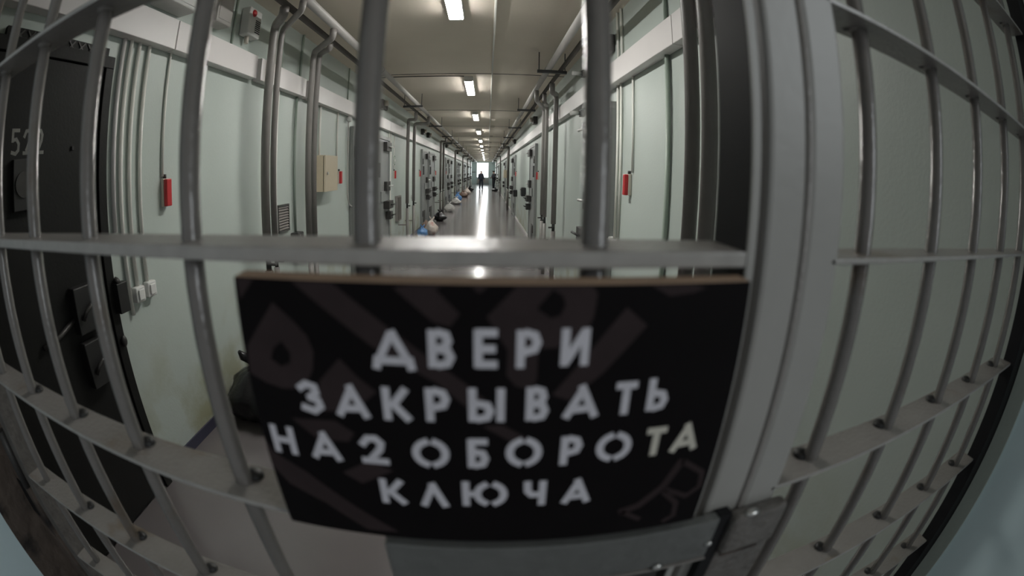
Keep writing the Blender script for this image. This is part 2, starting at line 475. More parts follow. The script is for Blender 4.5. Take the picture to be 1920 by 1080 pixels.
c1 = lambda x, y: on_sign(430 + x / 3.84, 490 + y / 3.84)
c2 = lambda x, y: on_sign(910 + x / 3.84, 490 + y / 3.84)
c3 = lambda x, y: on_sign(430 + x / 3.84, 760 + y / 3.84)
c4 = lambda x, y: on_sign(910 + x / 3.84, 760 + y / 3.84)
ghost = [
    # bowl of a big letter at the left, as four pieces round its counter
    [c1(310, 295), c1(450, 420), c1(560, 540), c1(440, 660), c1(375, 575), c1(320, 620), c1(130, 610), c1(190, 500)],
    [c1(560, 540), c1(605, 650), c1(600, 780), c1(560, 870), c1(470, 915), c1(375, 755), c1(440, 730), c1(440, 660)],
    [c1(130, 610), c1(320, 620), c1(300, 700), c1(375, 755), c1(470, 915), c1(380, 910), c1(270, 870), c1(150, 800)],
    [c1(440, 125), c1(730, 125), c1(1200, 520), c1(1040, 620)],
    [c1(1040, 620), c1(1200, 520), c1(1700, 880), c1(1900, 1040), c1(1720, 1060), c1(1500, 880)],
    [c1(1180, 190), c1(1290, 125), c1(1540, 125), c1(1480, 200), c1(1660, 380), c1(1590, 470), c1(1470, 440)],
    [c1(1740, 130), c1(1870, 130), c1(1800, 230)],
    [c1(45, 100), c1(170, 95), c1(80, 270)],
    [c1(790, 700), c1(920, 830), c1(1060, 940), c1(900, 1075), c1(640, 1075), c1(650, 860)],
    # bowl and leg of the big letter in the middle
    [c2(230, 140), c2(780, 140), c2(810, 230), c2(560, 250), c2(490, 200), c2(370, 340), c2(10, 400)],
    [c2(810, 230), c2(780, 400), c2(700, 560), c2(520, 620), c2(470, 410), c2(540, 390), c2(580, 310), c2(560, 250)],
    [c2(10, 400), c2(370, 340), c2(470, 410), c2(520, 620), c2(160, 640)],
    [c2(160, 640), c2(380, 620), c2(370, 850), c2(330, 920), c2(220, 900), c2(150, 820)],
    [c2(1020, 330), c2(1165, 460), c2(850, 800), c2(600, 1000), c2(480, 960), c2(760, 640), c2(900, 470)],
    [c2(1200, 140), c2(1500, 140), c2(1590, 190), c2(1500, 225), c2(1330, 250)],
    [c3(240, 240), c3(320, 330), c3(560, 480), c3(900, 720), c3(1220, 910), c3(1000, 890), c3(700, 700), c3(440, 560), c3(300, 430)],
    [c3(450, 90), c3(760, 110), c3(900, 200), c3(860, 260), c3(640, 240)],
    [c3(820, 480), c3(1000, 400), c3(1180, 470), c3(960, 560)],
    [c4(-20, 150), c4(120, 140), c4(330, 250), c4(200, 270)],
]
GL_ = ((0, 1, 2), (3, 4), (5,), (6,), (7,), (8,), (9, 10, 11, 12), (13,), (14,), (15,), (16,), (17,), (18,))
for grp in GL_:
    gh = MB()
    for g in grp: gh.prism(ghost[g], sgn, 0.0, 0.0003)
    gh.build('ghost_letter', 'ghost', sign)
gh = MB()
for st, t in (([c4(960, 770), c4(1100, 720), c4(1280, 580), c4(1420, 390)], .0065), ([c4(1420, 400), c4(1560, 480), c4(1540, 580), c4(1440, 650), c4(1280, 600)], .0045),
              ([c4(1280, 620), c4(1370, 700), c4(1350, 790), c4(1270, 835)], .0045), ([c4(980, 765), c4(1110, 820)], .004)):
    gh.stroke(st, t, sgn, 0.0, 0.0003)
gh.build('ghost_letter', 'ghost', sign)


def arc(cx, cy, rx, ry, a0, a1, n=8):
    return [(cx + rx * math.cos(math.radians(a0 + (a1 - a0) * i / n)), cy + ry * math.sin(math.radians(a0 + (a1 - a0) * i / n))) for i in range(n + 1)]


GL = {
    'А': [[(0, 0), (.43, .78)], [(.50, 1), (1, 0)], [(.28, .22), (.62, .24)]],
    'Л': [[(0, 0), (.46, .92)], [(.46, .98), (1, 0)]],
    'Д': [[(.06, .1), (.44, .95)], [(.50, 1), (.94, .1)], [(.05, .14), (.95, .14)], [(.04, .16), (.0, -.06)], [(.96, .16), (1.0, -.06)]],
    'В': [[(.08, 0), (.08, 1)], [(.45, 1), (.75, .95), (.85, .76), (.7, .56), (.45, .53)], [(.45, .50), (.8, .47), (.96, .25), (.8, .04), (.45, 0)]],
    'Е': [[(.1, 0), (.1, 1)], [(.2, 1), (1, 1)], [(.2, .5), (.9, .5)], [(.2, 0), (1, 0)]],
    'Р': [[(.08, 0), (.08, 1)], [(.45, 1), (.82, .94), (.97, .72), (.82, .50), (.45, .44)]],
    'И': [[(.08, 0), (.08, 1)], [(.92, 0), (.92, 1)], [(.2, .12), (.8, .9)]],
    'З': [[(.02, .84), (.35, 1), (.78, .92), (.84, .70), (.5, .53)], [(.5, .50), (.9, .42), (.98, .2), (.62, 0), (.08, .10)]],
    'К': [[(.08, 0), (.08, 1)], [(.38, .48), (.92, 1)], [(.38, .52), (1, 0)]],
    'Ы': [[(.06, 0), (.06, 1)], [(.28, .55), (.52, .5), (.62, .28), (.52, .05), (.28, 0)], [(.95, 0), (.95, 1)]],
    'Т': [[(0, .98), (1, .98)], [(.5, 0), (.5, .86)]],
    'Ь': [[(.08, 0), (.08, 1)], [(.42, .55), (.8, .5), (.95, .28), (.8, .05), (.42, 0)]],
    'Н': [[(.08, 0), (.08, 1)], [(.92, 0), (.92, 1)], [(.2, .5), (.8, .5)]],
    '2': [[(.02, .74), (.25, .97), (.62, .99), (.86, .80), (.78, .54), (.38, .16)], [(0, .02), (1, .02)]],
    'О': [arc(.5, .5, .5, .5, 108, 252), arc(.5, .5, .5, .5, -72, 72)],
    'Б': [[(.08, 0), (.08, 1)], [(.2, 1), (.92, 1)], [(.42, .56), (.8, .52), (.97, .29), (.8, .05), (.42, 0)]],
    'Ю': [[(.04, 0), (.04, 1)], [(.14, .5), (.34, .5)], arc(.66, .5, .33, .5, 115, 245), arc(.66, .5, .34, .5, -68, 68)],
    'Ч': [[(.03, 1), (.06, .62), (.3, .44), (.76, .44)], [(.93, 0), (.93, 1)]],
    '5': [[(.9, 1), (.1, 1), (.1, .55)], [(.1, .58), (.6, .62), (.95, .42), (.92, .15), (.55, 0), (.05, .06)]],
}
LET = [('Д', -.0535, -.1010, .0273), ('В', -.0252, -.0997, .0181), ('Е', .0002, -.0990, .0161), ('Р', .0249, -.0993, .0168), ('И', .0522, -.0985, .0203),
       ('З', -.1120, -.1390, .0196), ('А', -.0834, -.1385, .0236), ('К', -.0547, -.1383, .0199), ('Р', -.0288, -.1376, .0174), ('Ы', .0009, -.1368, .0253),
       ('В', .0315, -.1362, .0165), ('А', .0589, -.1357, .0234), ('Т', .0875, -.1355, .0160), ('Ь', .1096, -.1346, .0175),
       ('Н', -.1407, -.1775, .0225), ('А', -.1084, -.1773, .0236), ('2', -.0731, -.1759, .0209), ('О', -.0352, -.1755, .0255), ('Б', -.0047, -.1746, .0160),
       ('О', .0247, -.1737, .0246), ('Р', .0553, -.1740, .0167), ('О', .0845, -.1736, .0258), ('Т', .1143, -.1731, .0166), ('А', .1376, -.1729, .0225),
       ('К', -.0650, -.2135, .0203), ('Л', -.0356, -.2137, .0204), ('Ю', -.0012, -.2116, .0331), ('Ч', .0337, -.2118, .0178), ('А', .0629, -.2119, .0215)]
SW = 0.0050


def glyph(b, ch, cx, cz, w, h, t, f3, d0=0.0, d1=0.0005):
    for i, st in enumerate(GL[ch]):
        pts = [(cx - w / 2 + t / 2 + u * (w - t), cz - h / 2 + t / 2 + v * (h - t)) for u, v in st]
        # butt ends reach the full height: lengthen both ends by half a stroke
        P = [Vector(p) for p in pts]
        P[0] = P[0] + (P[0] - P[1]).normalized() * t * 0.42
        P[-1] = P[-1] + (P[-1] - P[-2]).normalized() * t * 0.42
        b.stroke(P, t, f3, d0, d1 + 0.00003 * i)


for i, (ch, cx, cz, w) in enumerate(LET):
    b = MB()
    glyph(b, ch, cx, cz, w - 0.0012, 0.0248, SW, sgn)
    b.build('painted_letter', 'stencil_cream' if i in (22, 23) else 'stencil', sign)


# ------------------------------------------------------------------ wall helpers
def side(s):
    """s = -1 left wall, +1 right wall: x at a distance d off the wall, towards the corridor"""
    w = XL if s < 0 else XR
    return lambda d: w - s * (d + 0.002)


def wbox(b, s, d0, d1, y0, y1, z0, z1, mi=0):
    X = side(s)
    return b.box(X(d0), X(d1), y0, y1, z0, z1, mi)


SN = {-1: 'left', 1: 'right'}


# ------------------------------------------------------------------ ceiling lights
lamps = [2.45, 6.39, 10.25, 14.5, 18.75, 22.7, 26.7, 30.7, 34.7, 38.7, 42.7, 46.7, 50.7]
def ceiling_light(y, label, x=-0.295):
    t = thing('ceiling_light', label, 'light', (x, y + 0.62, ZC), 'fluorescent ceiling lights')
    MB().box(x - 0.065, x + 0.065, y, y + 1.24, ZC - 0.07, ZC).build('housing', 'white', t, bevel=0.004)
    MB().box(x - 0.058, x + 0.058, y + 0.025, y + 1.215, ZC - 0.078, ZC - 0.07).build('tube_cover', 'lamp', t)
    for yy in (y, y + 1.215):
        MB().box(x - 0.06, x + 0.06, yy, yy + 0.025, ZC - 0.082, ZC - 0.0705).build('end_cap', 'white', t, bevel=0.004)
for i, y in enumerate(lamps):
    ceiling_light(y, '%s lit white ceiling light from the gate, left of the ceiling conduit' % ORD[i])

# conduit along the ceiling with its junction boxes
cc = thing('ceiling_conduit', 'thin white conduit running down the middle of the ceiling', 'conduit', (0.07, 25, ZC))
MB().tube([(0.03, 0.9, ZC - 0.012), (0.06, 12, ZC - 0.012), (0.16, 55, ZC - 0.012)], 0.011, 8).build('conduit', 'conduit', cc)
for y in (11.6, 13.4, 17.2, 20.8, 24.7, 28.6, 33, 38, 44):
    MB().box(0.10, 0.20, y, y + 0.1, ZC - 0.05, ZC).build('junction_box', 'cream', cc)
lead = thing('lamp_lead', 'thin dark wire across the ceiling to the second light', 'wire', (-0.9, 6.35, ZC))
MB().tube([(-1.6, 6.33, ZC - 0.008), (-0.36, 6.36, ZC - 0.008)], 0.007, 6).build('wire', 'pipe_dark', lead)

# ------------------------------------------------------------------ big pipes under the ceiling and their hangers
PM = {-1: (-1.285, -1.45), 1: (0.69, 0.83)}
ZM = H + 1.235
for s in (-1, 1):
    for q, x in enumerate(PM[s]):
        t = thing('heating_main', ('pale grey heating pipe running under the ceiling on the %s, nearer the lights' if q == 0 else
                                   'dark heating pipe running under the ceiling on the %s, close to the wall') % SN[s], 'pipe', (x, 0.6, ZM))
        r = 0.036 if q == 0 else 0.026
        MB().tube([(x, 0.6 if s < 0 else 0.9, ZM - 0.014 * q), (x, YE, ZM - 0.014 * q)], r, 16).build('pipe', 'pipe_light' if q == 0 else 'pipe_dark', t)
        if q == 0:
            for y in (2.2, 5.1, 9.3, 14.2, 20, 27, 35, 44):
                MB().tube([(x, y, ZM), (x, y + 0.05, ZM)], r + 0.004, 16).build('joint_band', 'pipe', t)
for s, ys in ((-1, [7.85, 11.43, 14.9, 18.4, 21.9, 25.4, 29, 33, 37, 42, 48]), (1, [4.96, 8.24, 11.64, 15, 18.4, 21.8, 25.2, 29, 33, 38, 44])):
    for i, y in enumerate(ys):
        xa, xb = ((-1.525, -1.17) if s < 0 else (0.545, 0.885))
        t = thing('pipe_hanger', '%s black pipe hanger from the gate under the %s ceiling pipes' % (ORD[i], SN[s]), 'hanger', ((xa + xb) / 2, y, ZC), 'pipe hangers under the ceiling')
        MB().box(xa, xb, y - 0.02, y + 0.02, ZM - 0.075, ZM - 0.042).build('cross_bar', 'hanger', t)
        for x in (xa + 0.02, xb - 0.02):
            MB().tube([(x, y, ZM - 0.05), (x, y, ZC)], 0.006, 6).build('rod', 'hanger', t)


# ------------------------------------------------------------------ risers
def riser(s, y, ytop, q, zb, label, r=0.031, d=0.125, valve=1.0, m='pipe', elbow=None):
    X = side(s)
    xm = PM[s][q]
    t = thing('heating_riser', label, 'pipe', (X(d), y, 0), 'heating risers along the walls')
    d = 0.20 if s < 0 else d
    top = smooth([(X(d), y, valve + 0.02), (X(d), y, zb), (xm, ytop, zb - 0.05), (xm, ytop, ZM - (0.0365 if q == 0 else 0.0405))], 0.07, 6)
    MB().tube(top, r, 14).build('pipe', m, t)
    v = MB().tube([(X(d), y, valve - 0.10), (X(d), y, valve + 0.03)], r * 0.62, 12).build('valve', 'iron_black', t)
    MB().tube([(X(d), y, valve - 0.03), (X(d + 0.07), y, valve - 0.03)], 0.012, 8).build('handle', 'iron', v)
    lo = [(X(d), y, valve - 0.08), (X(d), y, 0.10), (X(d), y - 0.30 if elbow else y, 0.09 if elbow else 0.0)]
    MB().tube(smooth(lo, 0.06, 4) if elbow else lo[:1] + lo[2:], r * 0.92, 12).build('lower_pipe', m, t)
    wbox(MB(), s, 0, d - r * 0.6, y - 0.008, y + 0.008, 0.5, 0.525).build('bracket', m, t)


riser(-1, 3.03, 2.72, 1, 2.83, 'nearest thick grey riser on the left wall, left of its pair beside the grille', 0.036)
riser(-1, 3.17, 2.68, 0, 2.83, 'thinner brownish grey riser just left of the floor grille, right of its pair', 0.026)
riser(-1, 3.905, 3.36, 0, 2.82, 'grey riser between the floor grille and the beige cabinet, left of its pair', 0.030, valve=0.98)
riser(-1, 4.05, 3.74, 1, 2.84, 'grey riser touching the left side of the beige cabinet in the view', 0.029, valve=0.98)
for y, yt, q, w in ((9.28, 8.85, 1, 'left one'), (10.10, 9.6, 0, 'right one')):
    riser(-1, y, yt, q, 2.75, '%s of the two elbowed grey risers by the nearest floor bags' % w, 0.036, valve=0.95, elbow=True)
for y, yt, q, w in ((16.1, 15.6, 1, 'nearer'), (17.1, 16.5, 0, 'farther')):
    riser(-1, y, yt, q, 2.75, '%s dark riser of the pair behind the black floor bag on the left' % w, 0.04, valve=0.95, m='pipe_dark')
for y, w in ((23.5, 'fifth'), (31.0, 'sixth'), (38.3, 'seventh'), (45.5, 'farthest')):
    riser(-1, y, y - .5, 0, 2.75, '%s group of risers from the gate on the left wall, far off' % w, 0.045, valve=0.95, m='pipe_dark')
riser(1, 1.885, 1.45, 0, 2.77, 'grey riser on the right wall near the gate, left of its pair', 0.038)
riser(1, 1.712, 1.45, 1, 2.77, 'grey riser on the right wall hard by the gate post', 0.038)
riser(1, 6.10, 5.72, 1, 2.77, 'grey riser right of the second pair on the right wall', 0.036, valve=0.92)
riser(1, 7.05, 6.5, 1, 2.75, 'grey riser left of the second pair on the right wall, front pipe', 0.032, valve=0.92)
riser(1, 7.42, 6.3, 0, 2.75, 'grey riser left of the second pair on the right wall, back pipe', 0.032, valve=0.92)
for y, w in ((19.3, 'front'), (19.75, 'back')):
    riser(1, y, y - .5, 0, 2.75, 'brown %s riser beyond the black handled door on the right wall' % w, 0.045, m='pipe_dark')
for y, w in ((31.0, 'next to last'), (43.0, 'last')):
    riser(1, y, y - .5, 0, 2.75, '%s riser on the right wall, far down by the guards' % w, 0.042, m='pipe_dark')


# ------------------------------------------------------------------ cable trunking
def trunk(s, cuts, lab):
    t = thing('cable_trunking', lab, 'cable trunking', (side(s)(0), cuts[0], 2.405), 'white trunking along the walls')
    for a, b in zip(cuts[:-1], cuts[1:]):
        wbox(MB(), s, 0, 0.08, a + 0.004, b - 0.004, 2.405, 2.588).build('cover', 'trunk', t, bevel=0.004)
trunk(-1, [0.3, 1.96, 3.03], 'white cable trunking on the left wall, nearest the gate')
trunk(-1, [3.09, 4.06], 'short white cable trunking on the left wall between the riser pairs')
trunk(-1, [4.12, 6.1, 8.1, 9.6, 10.5, 12.5, 14.5, 16.5, 18.5, 20.5, 23, 26, 30, 35, 40, 46, 52], 'long white cable trunking on the left wall beyond the risers')
trunk(1, [0.3, 2.2, 4.2, 6.15, 8.2, 10.2, 12.2, 14.5, 17, 20, 24, 28, 33, 38, 44, 52], 'white cable trunking all along the right wall')


def conduit(s, y, z0, z1, label, r=0.013, m='conduit', cat='conduit'):
    X = side(s)
    o = MB().tube([(X(r), y, z0), (X(r), y, z1)], r, 8).build('wall_conduit', m)
    return tag(o, label, cat, 'thin conduits on the walls')


conduit(-1, 1.562, 1.42, 2.405, 'short bright white conduit right beside the dark numbered door', 0.014, 'trunk')
conduit(-1, 1.622, 0.98, 2.405, 'second white conduit from the dark door, beside the short one')
conduit(-1, 1.695, 1.12, 2.405, 'third white conduit from the dark door, ending at the left switch')
conduit(-1, 1.785, 1.12, 2.405, 'fourth white conduit from the dark door, ending at the right switch')
conduit(-1, 2.0, 1.68, 2.405, 'thin conduit down to the nearest red alarm on the left wall', 0.009)
conduit(-1, 3.57, 0.9, 2.405, 'white conduit at the left edge of the floor grille')
conduit(-1, 3.99, 1.09, 2.405, 'white conduit down to the black wall box', 0.013, 'conduit_green')
conduit(-1, 4.66, 1.84, 2.405, 'left conduit running down into the beige cabinet')
conduit(-1, 5.28, 1.84, 2.405, 'right conduit running down behind the beige cabinet', 0.009)
conduit(-1, 3.58, 2.588, 3.06, 'conduit above the trunking next to the first riser pair', 0.013, 'conduit_green')
conduit(-1, 4.03, 2.588, 3.06, 'conduit above the trunking left of the second riser pair', 0.013, 'conduit_green')
conduit(-1, 5.65, 2.588, 3.06, 'conduit above the trunking beyond the second riser pair', 0.009, 'conduit_green')
conduit(-1, 2.70, 2.588, 3.06, 'conduit beside the white siren box above the trunking', 0.009, 'conduit_green')
conduit(-1, 8.30, 0.2, 2.405, 'left white conduit at the edge of the third door', 0.013)
conduit(-1, 8.45, 0.2, 2.405, 'right white conduit at the edge of the third door', 0.013)
conduit(-1, 8.80, 1.66, 2.405, 'thin conduit down to the red alarm beside the green sign', 0.008)
conduit(1, 3.11, 1.68, 2.405, 'thin conduit down to the red alarm on the right wall', 0.009)
conduit(1, 3.40, 1.13, 2.405, 'right conduit of the two beside the near right door', 0.012)
conduit(1, 3.49, 1.13, 2.405, 'left conduit of the two beside the near right door', 0.012)
conduit(1, 2.43, 0.1, 2.405, 'thick painted conduit on the right wall left of the risers', 0.017, 'conduit_green')
conduit(1, 2.43, 2.588, 3.06, 'painted conduit above the right trunking near the gate', 0.014, 'conduit_green')
conduit(1, 3.36, 2.588, 3.06, 'right one of two conduits above the right trunking', 0.012)
conduit(1, 3.47, 2.588, 3.06, 'left one of two conduits above the right trunking', 0.012)


# ------------------------------------------------------------------ red alarm call points
def alarm(s, y, label, z=1.507):
    X = side(s)
    t = thing('alarm_call_point', label, 'alarm', (X(0), y, z), 'red alarm call points')
    wbox(MB(), s, 0, 0.024, y - 0.029, y + 0.029, z, z + 0.16).build('base', 'cream', t, bevel=0.004)
    wbox(MB(), s, 0.024, 0.055, y - 0.025, y + 0.025, z + 0.002, z + 0.158).build('red_cover', 'red', t, bevel=0.006)
    MB().tube([(X(0.012), y, z + 0.16), (X(0.012), y, z + 0.185)], 0.012, 8).build('cable_gland', 'iron', t)
alarm(-1, 2.02, 'red alarm box on the left wall between the switches and the first risers')
alarm(-1, 5.36, 'red alarm box just right of the beige cabinet')
alarm(-1, 8.80, 'red alarm box on the left wall under the green sign')
alarm(-1, 12.20, 'small red alarm box on the left wall before the double doors')
alarm(-1, 15.95, 'small red alarm box on the left wall past the double doors')
alarm(-1, 20.0, 'tiny red alarm box far down the left wall')
alarm(1, 3.17, 'red alarm box on the right wall, nearest the gate')
alarm(1, 9.05, 'red alarm box on the right wall next to the second riser pair')
alarm(1, 15.7, 'tiny red alarm box far down the right wall')


# ------------------------------------------------------------------ cell doors (part of the building)
door_n = 0
def cell_door(s, y0, y1, dark=False, detail=2, label=''):
    global door_n
    door_n += 1
    X = side(s)
    t = thing('door_%d' % door_n, label, None, (X(0), (y0 + y1) / 2, 0), kind='structure')
    zt = 2.22
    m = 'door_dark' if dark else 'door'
    f = MB()
    wbox(f, s, 0, 0.055, y0, y0 + 0.06, 0, zt); wbox(f, s, 0, 0.055, y1 - 0.06, y1, 0, zt); wbox(f, s, 0, 0.055, y0, y1, zt, zt + 0.06)
    f.build('door_frame', m, t, bevel=0.003)
    pb = wbox(MB(), s, 0, 0.04, y0 + 0.064, y1 - 0.064, 0.02, zt - 0.004).build('door_panel', m, t, bevel=0.003)
    near = y0 if s < 0 else y1       # side the lock sits on
    ya = y1 - 0.22
    w = y1 - y0
    hw = 'iron_black' if dark else 'iron'
    if dark: return t
    for z, hgt, wd, dp in ((2.02, 0.16, 0.34, 0.07), (1.30, 0.17, 0.26, 0.055), (0.98, 0.14, 0.30, 0.11), (0.78, 0.14, 0.16, 0.10)):
        o = wbox(MB(), s, 0.04, 0.04 + dp, y1 - 0.12 - wd * w, y1 - 0.10, z, z + hgt).build('lock_box', hw, t, bevel=0.004)
        if detail > 1:
            b = MB().tube([(X(0.05 + dp), y1 - 0.12 - wd * w * .6, z + hgt * .5), (X(0.07 + dp), y1 - 0.03, z + hgt * .5)], 0.014, 8)
            b.build('bolt', 'iron_black' if z < 1 else 'steel', o)
    wbox(MB(), s, 0.04, 0.06, y0 + 0.16 * w, y0 + 0.30 * w, 1.55, 1.80).build('peephole_plate', 'iron_black', t, bevel=0.003)
    wbox(MB(), s, 0.04, 0.065, y0 + 0.36 * w, y0 + 0.66 * w, 1.12, 1.30).build('food_hatch', m, t, bevel=0.003)
    wbox(MB(), s, 0.04, 0.05, y0 + 0.2 * w, y0 + 0.5 * w, 0.14, 0.50).build('kick_plate', hw, t, bevel=0.002)
    h = MB()
    for z in (0.35, 1.85):
        h.tube([(X(0.06), y0 + 0.06, z), (X(0.06), y0 + 0.06, z + 0.16)], 0.018, 8)
        h.build('hinge', hw, t); h = MB()
    return t


LD = [(5.83, 6.80), (7.10, 8.20), (12.5, 13.8), (14.05, 15.55), (19.75, 21.2), (21.5, 23.2), (27.3, 28.7), (29.0, 30.5), (34.6, 36.2), (36.5, 38.2), (42.3, 43.8), (44.1, 45.6), (50, 51.5)]
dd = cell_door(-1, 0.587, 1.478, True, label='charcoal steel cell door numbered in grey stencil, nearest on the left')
for i, (a, b) in enumerate(LD):
    cell_door(-1, a, b, detail=2 if i < 6 else 1, label='grey steel cell door, %s on the left wall beyond the dark one' % ORD[i])
RD = [(3.56, 4.5), (9.35, 10.55), (16.0, 17.8), (24, 25.6), (31.8, 33.4), (39, 40.5), (47, 48.5)]
for i, (a, b) in enumerate(RD):
    cell_door(1, a, b, detail=2 if i < 3 else 1, label='grey steel cell door, %s on the right wall' % ORD[i])

# details of the dark numbered door
Xl = side(-1)
fl = lambda u, v, d: (Xl(0.04 + d), u, v)
for ch, u in (('5', 0.865), ('2', 0.940), ('2', 1.015)):
    b = MB(); glyph(b, ch, u, 1.868, 0.058, 0.105, 0.014, fl, 0.0, 0.0015); b.build('painted_number', 'number', dd)
b = MB()
wbox(b, -1, 0.04, 0.07, 0.845, 0.965, 1.60, 1.80)
b.build('hatch_plate', 'iron_black', dd, bevel=0.004)
MB().tube([(Xl(0.07), 0.905, 1.70), (Xl(0.078), 0.905, 1.70)], 0.05, 16).build('hatch_cover', 'iron', dd)
for ya, yb, za, zb in ((1.14, 1.30, 1.03, 1.24), (1.14, 1.29, 0.77, 0.99)):
    o = wbox(MB(), -1, 0.04, 0.10, ya, yb, za, zb).build('lock_box', 'iron_black', dd, bevel=0.006)
    MB().tube([(Xl(0.108), ya + 0.03, (za + zb) / 2 - 0.04), (Xl(0.125), ya + 0.05, (za + zb) / 2), (Xl(0.115), yb - 0.02, (za + zb) / 2 + 0.03)], 0.010, 8).build('keyhole_cover', 'iron', o)
MB().tube([(Xl(0.055), 0.90, 1.045), (Xl(0.06), 1.02, 1.06), (Xl(0.055), 1.14, 1.10)], 0.013, 8).build('bolt_rod', 'iron', dd)
wbox(MB(), -1, 0.04, 0.052, 1.225, 1.240, 1.83, 1.845).build('peephole', 'black', dd)
o = wbox(MB(), -1, 0.055, 0.10, 1.455, 1.535, 1.04, 1.19).build('latch', 'iron_black', dd, bevel=0.004)
MB().tube([(Xl(0.07), 1.47, 1.19), (Xl(0.07), 1.49, 1.205)], 0.02, 8).build('latch_knob', 'iron', o)
MB().ball((Xl(0.07), 1.455, 0.90), 0.018, 0.022, 0.03, 8, 6).build('padlock_eye', 'iron', dd)
vt = MB()
wbox(vt, -1, 0.0, 0.03, 0.72, 1.44, 2.262, 2.325)
vg = vt.build('vent_strip', 'door_dark', dd)
for i in range(9):
    u = 0.78 + i * 0.07
    q = MB()
    q.stroke([(u, 2.27), (u + 0.05, 2.318)], 0.007, lambda u, v, d: (Xl(0.03 + d), u, v), 0, 0.006)
    q.stroke([(u, 2.318), (u + 0.05, 2.27)], 0.007, lambda u, v, d: (Xl(0.03 + d), u, v), 0, 0.0065)
    q.build('lattice', 'iron', vg)

# lamps and boxes above the door pairs
def signal(s, y, label, z=2.72):
    X = side(s)
    t = thing('door_signal', label, 'signal box', (X(0), y, z), 'signal boxes above the trunking')
    wbox(MB(), s, 0, 0.09, y, y + 0.28, z, z + 0.16).build('box', 'iron', t, bevel=0.005)
    b = MB().tube([(X(0.09), y + 0.14, z + 0.1), (X(0.15), y + 0.14, z + 0.1)], 0.05, 12)
    b.build('lens', 'cream', t)
    wbox(MB(), s, 0, 0.05, y + 0.42, y + 0.56, z + 0.03, z + 0.15).build('junction_box', 'iron_black', t)
signal(-1, 7.35, 'dark signal box above the trunking over the third left door', 2.74)
signal(-1, 12.4, 'signal box with pale lens over the left double doors', 2.70)
signal(-1, 13.6, 'second signal box with pale lens over the left double doors', 2.70)
signal(-1, 19.9, 'distant signal box over the left wall trunking, third door pair')
signal(-1, 27.4, 'distant signal box over the left wall trunking, fourth door pair')
signal(-1, 34.8, 'tiny signal box far down over the left wall trunking')
signal(1, 3.60, 'dark signal box over the nearest right door', 2.74)
signal(1, 9.5, 'signal box over the right door with the tall bolts', 2.72)
signal(1, 16.4, 'distant signal box over the third right door', 2.72)

# ------------------------------------------------------------------ things on the left wall
t = thing('wall_cabinet', 'beige steel wall cabinet beside the second riser pair', 'cabinet', (XL, 4.7, 1.447))
wbox(MB(), -1, 0, 0.128, 4.49, 4.90, 1.447, 1.84).build('body', 'cabinet', t, bevel=0.002)
d = wbox(MB(), -1, 0.138, 0.156, 4.49, 4.90, 1.447, 1.84).build('door', 'cabinet', t, bevel=0.002)
wbox(MB(), -1, 0.128, 0.138, 4.505, 4.88, 1.46, 1.83).build('seal', 'black', t)
MB().tube([(Xl(0.156), 4.56, 1.645), (Xl(0.166), 4.56, 1.645)], 0.016, 12).build('lock', 'steel', d)

t = thing('floor_grille', 'dark slatted ventilation grille low on the left wall', 'grille', (XL, 3.72, 1.12))
g = MB()
for a in ((3.60, 3.615), (3.83, 3.845)): wbox(g, -1, 0, 0.02, a[0], a[1], 1.125, 1.375)
for a in ((1.125, 1.14), (1.36, 1.375)): wbox(g, -1, 0, 0.02, 3.6, 3.845, a[0], a[1])
g.build('frame', 'grille', t)
wbox(MB(), -1, 0, 0.004, 3.61, 3.84, 1.13, 1.37).build('backing', 'black', t)
for i in range(9):
    b = MB()
    z = 1.145 + i * 0.0245
    b.prism([(0.004, z + 0.014), (0.018, z), (0.018, z + 0.006), (0.004, z + 0.02)], lambda u, v, dd_: (Xl(u), dd_, v), 3.612, 3.832)
    b.build('slat', 'pipe', t)

t = thing('black_wall_box', 'small black box low on the left wall between grille and risers', 'box', (XL, 3.95, 0.86))
wbox(MB(), -1, 0, 0.09, 3.88, 4.03, 0.86, 1.09).build('body', 'black', t, bevel=0.012)
wbox(MB(), -1, 0.09, 0.093, 3.93, 3.945, 1.03, 1.07).build('tag', 'white', t)

def switch(s, y, z, label, m='white'):
    X = side(s)
    t = thing('light_switch', label, 'switch', (X(0), y, z), 'white switches on the walls')
    wbox(MB(), s, 0, 0.045, y - 0.04, y + 0.04, z, z + 0.085).build('housing', m, t, bevel=0.008)
    wbox(MB(), s, 0.045, 0.056, y - 0.024, y + 0.024, z + 0.015, z + 0.07).build('rocker', m, t, bevel=0.004)
switch(-1, 1.688, 1.035, 'left white surface switch beside the dark door')
switch(-1, 1.795, 1.04, 'right white surface switch, farther from the dark door')
switch(1, 3.43, 1.045, 'right white switch low on the right wall under the two conduits')
switch(1, 3.56, 1.055, 'left white switch low on the right wall beside the door')

t = thing('alarm_siren', 'white siren box with a red lamp and speaker slots, left of the first risers', 'siren', (XL, 2.9, 2.72))
wbox(MB(), -1, 0, 0.085, 2.79, 2.99, 2.715, 2.945).build('body', 'white', t, bevel=0.012)
b = MB().ball((Xl(0.085), 2.855, 2.90), 0.022, 0.030, 0.030, 14, 10); b.build('red_lamp', 'red', t)
for i in range(7):
    wbox(MB(), -1, 0.085, 0.0875, 2.895, 2.975, 2.752 + i * 0.016, 2.760 + i * 0.016).build('slot', 'black', t)
MB().tube([(Xl(0.04), 2.86, 2.66), (Xl(0.04), 2.86, 2.715)], 0.02, 10).build('cable_gland', 'cream', t)
t = thing('junction_cabinet', 'grey metal box above the left trunking, next to the siren', 'box', (XL, 2.45, 2.68))
wbox(MB(), -1, 0, 0.12, 2.30, 2.50, 2.675, 3.0).build('body', 'pipe_light', t, bevel=0.01)
